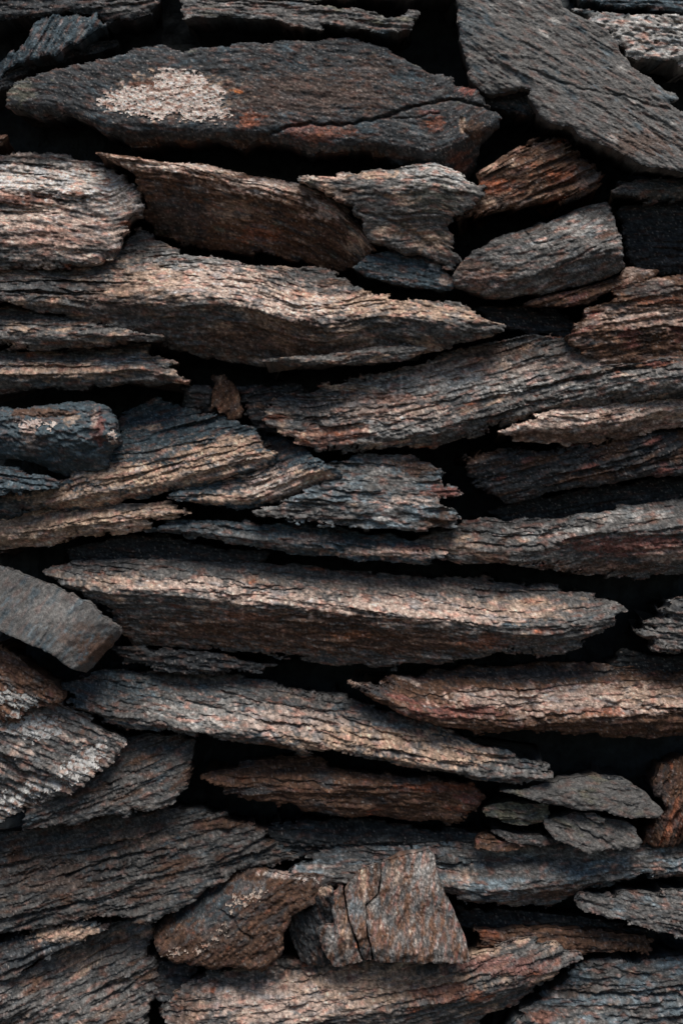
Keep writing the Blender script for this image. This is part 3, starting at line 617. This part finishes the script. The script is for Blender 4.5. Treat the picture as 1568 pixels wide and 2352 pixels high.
stone('long_diagonal', [(130,1576),(200,1560),(300,1553),(420,1557),(560,1568),(640,1586),(700,1602),(784,1608),(850,1636),(950,1660),(1040,1688),(1060,1704),(1120,1728),(1220,1760),(1262,1786),(1240,1800),(1180,1806),(1100,1796),(980,1772),(880,1752),(784,1736),(700,1736),(620,1722),(550,1711),(440,1691),(350,1681),(250,1667),(190,1642),(145,1612)], 84,
      'long grey and tan slab running down to the right, above the dark brown slab', strata=1.0, thick=34, rough=1.1,
      ridge=[(130,1625),(250,1650),(350,1665),(450,1682),(560,1690),(640,1700),(750,1722),(900,1744),(1100,1784),(1262,1798)], ka=.60, kb=1.0,
      base='grey', mixes=(('blue', .4, 1), ('tan', .15, 1), ('rust', .12, .7)),
      cracks=(([(420,1620),(520,1650),(600,1664),(700,1680)], 3.4, 11), ([(784,1660),(880,1695),(980,1720),(1040,1704)], 3.4, 12), ([(500,1600),(600,1630),(784,1650)], 3, 9), ([(870,1720),(1000,1750)], 2.4, 7)),
      patches=((850,1708,200,32,'tan',.95), (1020,1745,130,26,'tan',.9), (650,1665,160,34,'pink',.6), (470,1640,120,30,'greylt',.6), (950,1680,90,10,'bluelt',.6), (250,1590,130,26,'blue',.8), (570,1720,120,12,'brown',.9), (450,1668,70,14,'greylt',.6), (740,1720,60,10,'tan',.6)))
stone('red_long_right', [(800,1578),(860,1574),(940,1568),(1000,1558),(1100,1543),(1250,1533),(1400,1538),(1568,1558),(1690,1560),(1690,1700),(1568,1700),(1500,1708),(1400,1701),(1300,1691),(1200,1686),(1100,1691),(1050,1681),(980,1660),(930,1640),(880,1620),(836,1600)], 78,
      'long reddish-pink slab reaching the right edge, below the longest slab', strata=1.0, thick=34, rough=1.0,
      ridge=[(800,1582),(880,1612),(950,1640),(1050,1656),(1150,1660),(1250,1656),(1400,1652),(1690,1640)], ka=.66, kb=.8,
      base='brown', mixes=(('pink', .2, 1), ('red', .3, .9), ('dark', .2, .8)),
      cracks=(([(1230,1640),(1290,1650),(1350,1646)], 4, 14), ([(950,1610),(1100,1600),(1200,1590)], 3, 9), ([(1390,1635),(1480,1640),(1568,1636)], 2.6, 8)),
      patches=((1330,1615,260,36,'pink',.8), (1150,1612,110,16,'pink',.7), (1500,1605,120,26,'tan',.5), (1050,1640,120,16,'red',.8), (1250,1560,260,18,'dark',.85), (860,1586,60,12,'dark',.8), (1400,1680,200,14,'brown',.8), (1380,1640,90,8,'rust',.6)))  # dark patches: shade along the slab's back top painted in
stone('right_edge_ribs', [(1466,1454),(1500,1430),(1530,1400),(1568,1374),(1690,1340),(1690,1516),(1568,1506),(1510,1496),(1478,1476)], 30,
      'dark thin-ribbed stone at the right edge, level with the end of the longest slab', ang=-4, strata=1.3, thick=22, tilt=(.1,.2), base='grey', mixes=(('dark', .4, 1), ('pink', .2, .6)), R=26, E=34)
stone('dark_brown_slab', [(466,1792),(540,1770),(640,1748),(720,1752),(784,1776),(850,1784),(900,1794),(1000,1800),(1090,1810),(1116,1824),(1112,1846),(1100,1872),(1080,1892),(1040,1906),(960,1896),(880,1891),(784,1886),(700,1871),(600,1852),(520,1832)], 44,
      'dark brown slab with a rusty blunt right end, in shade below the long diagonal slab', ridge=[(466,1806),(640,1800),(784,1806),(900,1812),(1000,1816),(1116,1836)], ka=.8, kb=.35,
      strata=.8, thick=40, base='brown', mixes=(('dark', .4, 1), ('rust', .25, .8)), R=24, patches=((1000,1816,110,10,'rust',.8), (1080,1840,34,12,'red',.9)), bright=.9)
stone('flat_grey_right', [(1150,1820),(1220,1810),(1300,1796),(1380,1790),(1440,1796),(1490,1826),(1526,1868),(1514,1880),(1450,1881),(1380,1864),(1300,1856),(1240,1842)], 56,
      'flat plain grey slab pointing right, lower right, above the thumb-sized grey chip', rag=.45, ang=-8, tilt=(0,.5), strata=.25, thick=24, bright=.8, facet=1.5, base='grey', mixes=(('olive', .35, 1), ('brown', .2, 1)), spots=.6, R=12)
stone('grey_flake_top', [(1366,1790),(1400,1783),(1436,1796),(1446,1812),(1400,1814),(1376,1806)], 10,
      'small dark flake on the back of the flat plain grey slab, lower right', rag=.45, base='dark', mixes=(('grey', .35, .5),), tilt=(0,.4), R=8, strata=.3)
stone('thumb_chip', [(1338,1867),(1368,1867),(1389,1880),(1385,1891),(1362,1888),(1346,1880)], 42,
      'thumb-sized grey chip between the flat grey slab and the rounded stone beneath it', rag=.45, base='grey', tilt=(0,.4), R=8, strata=.3, mixes=(('olive', .3, .5),))
stone('rounded_grey', [(1255,1890),(1296,1880),(1316,1876),(1340,1874),(1390,1886),(1440,1893),(1464,1910),(1478,1940),(1460,1952),(1400,1950),(1350,1956),(1310,1941),(1270,1926),(1256,1908)], 66,
      'rounded grey stone with a broken layered left side, under the flat grey slab', rag=.45, ang=-18, tilt=(.05,.35), strata=.4, thick=22, bright=.8, facet=1.5, base='grey', mixes=(('olive', .35, .8), ('greylt', .2, .6)), R=12, spots=.7,
      cracks=(([(1312,1880),(1330,1910),(1400,1940)], 3, 9),))
stone('green_small', [(1112,1858),(1140,1848),(1180,1845),(1254,1852),(1256,1884),(1210,1896),(1160,1888),(1112,1874)], 12,
      'small greenish-grey layered stone right of the rusty end of the dark brown slab', rag=.45, ang=-3, strata=.9, thick=18, tilt=(0,.3), base='olive', mixes=(('blue', .35, .6), ('grey', .3, .5)), R=10, bright=.9)
stone('grey_leaf', [(1126,1910),(1160,1916),(1200,1921),(1240,1920),(1264,1938),(1230,1942),(1200,1946),(1160,1936)], 14,
      'thin grey leaf-shaped stone left of the rounded grey stone', rag=.45, ang=-10, bright=.8, facet=1.5, base='grey', mixes=(('greylt', .2, .5),), tilt=(0,.5), R=7, strata=.5, thick=14)
stone('red_chip', [(1092,1926),(1130,1922),(1176,1938),(1190,1950),(1130,1954),(1098,1944)], 4,
      'small red-brown chip beside the thin grey leaf-shaped stone', base='brown', mixes=(('red', .4, .5),), tilt=(0,.4), R=7, strata=.5)
stone('rusty_edge', [(1500,1800),(1530,1770),(1568,1742),(1690,1730),(1690,1945),(1568,1942),(1510,1946),(1480,1938),(1486,1912),(1524,1884),(1532,1850),(1506,1820)], -5,
      'rust-brown stone at the right edge beside the tip of the flat grey slab', ang=70, base='brown', mixes=(('rust', .35, .7), ('dark', .35, .8)), strata=.6, tilt=(.2,.15), R=24, rough=1.5,
      patches=((1545,1880,30,40,'rust',.6), (1510,1850,30,60,'dark',.7)))
stone('left_low_slab', [(-90,1945),(0,1922),(100,1900),(200,1888),(300,1878),(400,1868),(500,1884),(560,1902),(612,1920),(598,1940),(660,1964),(682,1986),(600,2002),(540,2012),(480,2040),(430,2080),(370,2112),(320,2122),(250,2102),(180,2112),(100,2134),(0,2142),(-90,2150)], 44,
      'big dark banded slab rising to the right, lower left, with a split pointed end', ang=14, facet=1.3, strata=.72, thick=54, tilt=(-.04,.26), base='grey', mixes=(('blue', .4, 1), ('brown', .45, .9), ('tan', .14, .7)), R=26, bright=.7,  # bright lowered: the wall's fading light low down put into its colour
      cracks=(([(150,2020),(250,1985),(400,1960)], 3.5, 12), ([(500,1990),(570,1960),(600,1940)], 4, 14)),
      patches=((310,1935,90,22,'tan',.4), (120,2020,110,40,'brown',.5), (520,1905,80,14,'brown',.7)))
stone('left_low_thin', [(-90,2182),(0,2172),(60,2160),(110,2134),(160,2118),(200,2116),(240,2126),(246,2136),(200,2160),(150,2180),(80,2212),(30,2236),(0,2242),(-90,2252)], 54,
      'short pink-topped slab between the dark banded slab and the brown lower left corner stone', ang=20, tilt=(0,.40), strata=.8, thick=26, bright=1.1, base='dark', mixes=(('grey', .3, .8), ('blue', .3, .8)), patches=((150,2148,90,18,'tan',.75),), R=12)
stone('left_corner_low', [(-90,2290),(0,2244),(60,2236),(120,2202),(200,2160),(250,2136),(292,2132),(330,2141),(343,2180),(340,2212),(356,2250),(362,2290),(340,2330),(310,2400),(300,2460),(-90,2460)], 78,
      'large brown stone filling the lower left corner', ang=22, tilt=(.02,.24), facet=1.4, strata=.6, thick=48, base='grey', mixes=(('tan', .36, 1), ('brown', .4, .9), ('dark', .2, .8)), R=22, rough=1.2, bright=1.15,
      cracks=(([(100,2270),(220,2230),(330,2185)], 3, 9), ([(200,2330),(300,2280),(355,2250)], 3, 9)), patches=((300,2150,34,16,'bluelt',.6), (170,2220,60,20,'tan',.4)))
stone('triangular', [(346,2152),(390,2112),(440,2070),(500,2030),(560,2008),(640,2014),(700,2018),(745,2020),(768,2030),(742,2050),(720,2080),(670,2106),(652,2140),(646,2190),(600,2233),(550,2222),(480,2226),(400,2216),(354,2196)], 74,
      'dark triangular stone edged with pale speckles, left of the upright squared block near the bottom', ang=38, tilt=(.05,.12), strata=.15, rough=1.1, rag=.5, mat='gneiss', R=16, spots=1.1,
      facets=((640,2022,500,2110,.55),(520,2110,350,2205,.5),(646,2190,700,2060,.5)), base='brown', bright=.7, mixes=(('dark', .4, .8), ('grey', .3, .6), ('rust', .2, .5)),
      cracks=(([(505,2102),(530,2112),(552,2140),(580,2160)], 2.6, 10),),
      patches=((450,2090,110,50,'blue',.85), (500,2140,60,30,'grey',.5), (640,2020,50,6,'pale',.6), (560,2050,60,14,'bluelt',.5)),
      lichen=(([(520,2086),(545,2060),(600,2046),(612,2050),(590,2070),(540,2090),(528,2100)], .0, (.42,.34,.28), None), ([(440,2190),(480,2160),(515,2120),(530,2125),(500,2160),(465,2186),(420,2200),(360,2206),(400,2180)], -.05, (.42,.34,.28), None),
              ([(660,2022),(700,2018),(745,2022),(744,2027),(700,2024)], 1.0, (.5,.44,.4), None)))
stone('broken_mid', [(652,2114),(680,2104),(712,2098),(724,2064),(732,2042),(748,2036),(768,2044),(772,2090),(772,2124),(760,2160),(776,2212),(740,2224),(690,2216),(665,2165)], 58,
      'dark fractured chunk wedged between the triangular stone and the upright squared block', rag=.5, ang=-70, tilt=(.1,.1), strata=.3, thick=40, base='dark', mixes=(('brown', .4, .6), ('blue', .3, .6), ('grey', .3, .5)), R=8, rough=1.3, mat='gneiss',
      facets=((735,2034,715,2224,.7), (770,2110,700,2096,-.35)), patches=((742,2046,16,10,'tan',.8), (672,2128,14,20,'grey',.7)))
blk = D(strata=.22, thick=44, rag=.28, mat='gneiss', R=7, spots=1.15, fold=.12, rough=.9, base='brown',
        mixes=(('grey', .75, .5), ('pink', .22, .35), ('red', .32, .35), ('dark', .30, .3)))
stone('squared_block', [(876,1992),(930,1976),(986,1964),(999,1978),(1012,2042),(1042,2089),(1067,2158),(1080,2205),(960,2206),(858,2206),(843,2124),(841,2090),(873,2064),(878,2024)], 100,
      'upright squared pinkish-brown block with vertical cracks near the bottom, right of centre', ang=80, tilt=(-.05,.14), **blk, bright=1.25,
      facets=((860,2066,985,1962,-.10), (1012,2042,1080,2205,-.0)),
      patches=((975,2010,40,50,'greylt',.5), (860,2085,22,18,'greylt',.5), (910,2020,26,30,'tan',.35)))
sb = STONES['squared_block']
stone('block_column', [(820,2011),(847,2001),(871,1995),(873,2022),(867,2060),(838,2084),(838,2124),(853,2206),(836,2206),(817,2150),(802,2104),(793,2044)], 88, None, name='fragment', parent=sb,
      ang=78, tilt=(.1,.14), **blk, bright=1.2, facets=((852,2000,845,2080,-.5),), patches=((835,2040,12,34,'tan',.8), (815,2090,16,30,'bluelt',.5), (862,2020,8,28,'brown',.7)), back=120)
stone('block_left', [(760,2060),(786,2040),(791,2074),(806,2134),(832,2206),(800,2214),(767,2220),(742,2184),(724,2140),(738,2124),(767,2124),(763,2090)], 84, None, name='fragment', parent=sb,
      ang=78, tilt=(.15,.16), **blk, bright=1.1, patches=((795,2140,14,30,'tan',.5), (818,2166,7,7,'orange',.8), (760,2160,12,26,'greylt',.6)), back=120)
stone('blue_long_low', [(660,2010),(720,1980),(784,1960),(850,1950),(950,1952),(1050,1944),(1150,1948),(1250,1940),(1350,1944),(1450,1950),(1568,1944),(1690,1942),(1690,2036),(1568,2030),(1490,2020),(1430,2040),(1345,2052),(1300,2080),(1270,2096),(1200,2091),(1100,2082),(1050,2066),(1000,2055),(800,2040),(700,2040)], 38,
      'long blue-grey layered slab behind the upright squared block, reaching the right edge', ridge=[(660,2025),(1000,2040),(1100,2050),(1200,2050),(1300,2035),(1400,2015),(1690,2000)], ka=.50, kb=.9,
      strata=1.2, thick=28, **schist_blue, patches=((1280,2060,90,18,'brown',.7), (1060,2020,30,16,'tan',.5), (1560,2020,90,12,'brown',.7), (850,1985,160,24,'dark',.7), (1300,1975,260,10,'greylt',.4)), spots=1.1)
stone('right_low_lens', [(1312,2082),(1340,2070),(1420,2062),(1500,2058),(1568,2060),(1690,2058),(1690,2186),(1568,2152),(1500,2132),(1420,2116),(1350,2102)], 50,
      'grey streaked lens-shaped slab at the right edge, under the long blue-grey layered slab', ang=-12, tilt=(0,.40), strata=.9, thick=26, base='grey', mixes=(('bluelt', .35, .7), ('dark', .3, .7)), spots=1.1, R=14)
stone('dark_low_right', [(1094,2144),(1120,2142),(1160,2148),(1250,2140),(1400,2150),(1504,2162),(1490,2192),(1350,2194),(1250,2198),(1150,2192),(1102,2172)], 0,
      'dim brown slab in the gap right of the upright squared block', ang=-2, strata=.9, thick=24, base='brown', mixes=(('dark', .4, 1), ('grey', .2, .6)), tilt=(0,.2), patches=((1120,2152,26,12,'rust',.6),))
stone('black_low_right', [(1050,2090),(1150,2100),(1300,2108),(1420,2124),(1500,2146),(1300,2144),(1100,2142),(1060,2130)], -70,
      'shade-black slab at the back of the gap under the long blue-grey layered slab', base='black', strata=.6, ang=-4, mixes=(('dark', .3, 1),))
stone('bottom_slab', [(384,2310),(430,2272),(500,2252),(620,2240),(628,2228),(700,2230),(784,2231),(900,2226),(1000,2222),(1080,2214),(1170,2190),(1260,2184),(1310,2198),(1336,2212),(1320,2228),(1290,2240),(1250,2280),(1200,2312),(1130,2352),(1080,2400),(1040,2460),(360,2460),(372,2380)], 100,
      'long tan and red slab with a pointed right end, along the bottom edge', facet=.5, strata=.9, thick=40, rough=1.1,
      ridge=[(384,2390),(600,2370),(784,2345),(900,2330),(1050,2300),(1200,2260),(1336,2216)], ka=.42, kb=.6, base='grey', mixes=(('tan', .45, 1), ('rust', .25, .8), ('dark', .2, .8)), R=18,
      cracks=(([(430,2285),(540,2290),(600,2275)], 3, 10), ([(630,2245),(720,2262),(800,2250)], 3, 10), ([(800,2310),(950,2290),(1120,2250)], 3.2, 10)),
      patches=((650,2310,220,50,'pink',.8), (880,2275,200,40,'tan',.7), (520,2270,90,18,'grey',.7), (1150,2230,120,20,'red',.65), (1020,2290,90,20,'rust',.6), (850,2260,120,20,'tan',.5), (430,2340,40,50,'brown',.6), (1200,2280,80,16,'dark',.4)))
stone('blue_corner_low', [(1120,2460),(1150,2400),(1180,2345),(1240,2310),(1290,2270),(1330,2238),(1400,2226),(1568,2220),(1690,2218),(1690,2460)], 62,
      'blue-grey slab filling the lower right corner', ang=2, tilt=(.02,.30), strata=.9, thick=46, **schist_blue, R=26,
      cracks=(([(1415,2240),(1450,2252),(1500,2256)], 3, 9), ([(1260,2290),(1350,2296),(1450,2300),(1568,2302)], 4, 13), ([(1280,2360),(1380,2380),(1450,2350),(1568,2348)], 4, 13)),
      patches=((1320,2290,60,14,'brown',.5), (1250,2340,40,12,'rust',.5)))
stone('chip_low_mid', [(342,2214),(400,2222),(446,2240),(432,2266),(392,2300),(372,2340),(358,2290)], 10,
      'small dark stone in the cleft between the lower left corner stone and the bottom slab', base='dark', mixes=(('brown', .3, .7), ('blue', .3, .7)), tilt=(0,.3), R=14, strata=.5)
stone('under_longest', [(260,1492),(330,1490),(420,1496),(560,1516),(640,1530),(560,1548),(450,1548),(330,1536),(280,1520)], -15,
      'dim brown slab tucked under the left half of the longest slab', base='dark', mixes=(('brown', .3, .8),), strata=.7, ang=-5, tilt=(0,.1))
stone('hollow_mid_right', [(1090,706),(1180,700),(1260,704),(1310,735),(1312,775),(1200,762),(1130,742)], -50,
      'shade-black stone in the hollow beneath the speckled grey block', base='black', mixes=(('brown', .3, .8),), strata=.5, ang=-3)
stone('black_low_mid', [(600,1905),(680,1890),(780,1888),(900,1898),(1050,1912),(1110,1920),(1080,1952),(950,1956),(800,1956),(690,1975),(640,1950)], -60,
      'shade-black slab in the deep gap under the dark brown slab', base='black', mixes=(('dark', .35, .8), ('blue', .2, .8)), strata=.8, ang=0)
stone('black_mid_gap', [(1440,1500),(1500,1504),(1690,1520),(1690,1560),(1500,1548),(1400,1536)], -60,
      'shade-black stone in the gap above the right end of the reddish-pink slab', base='black', strata=.5, ang=-3, mixes=(('dark', .3, .8),))
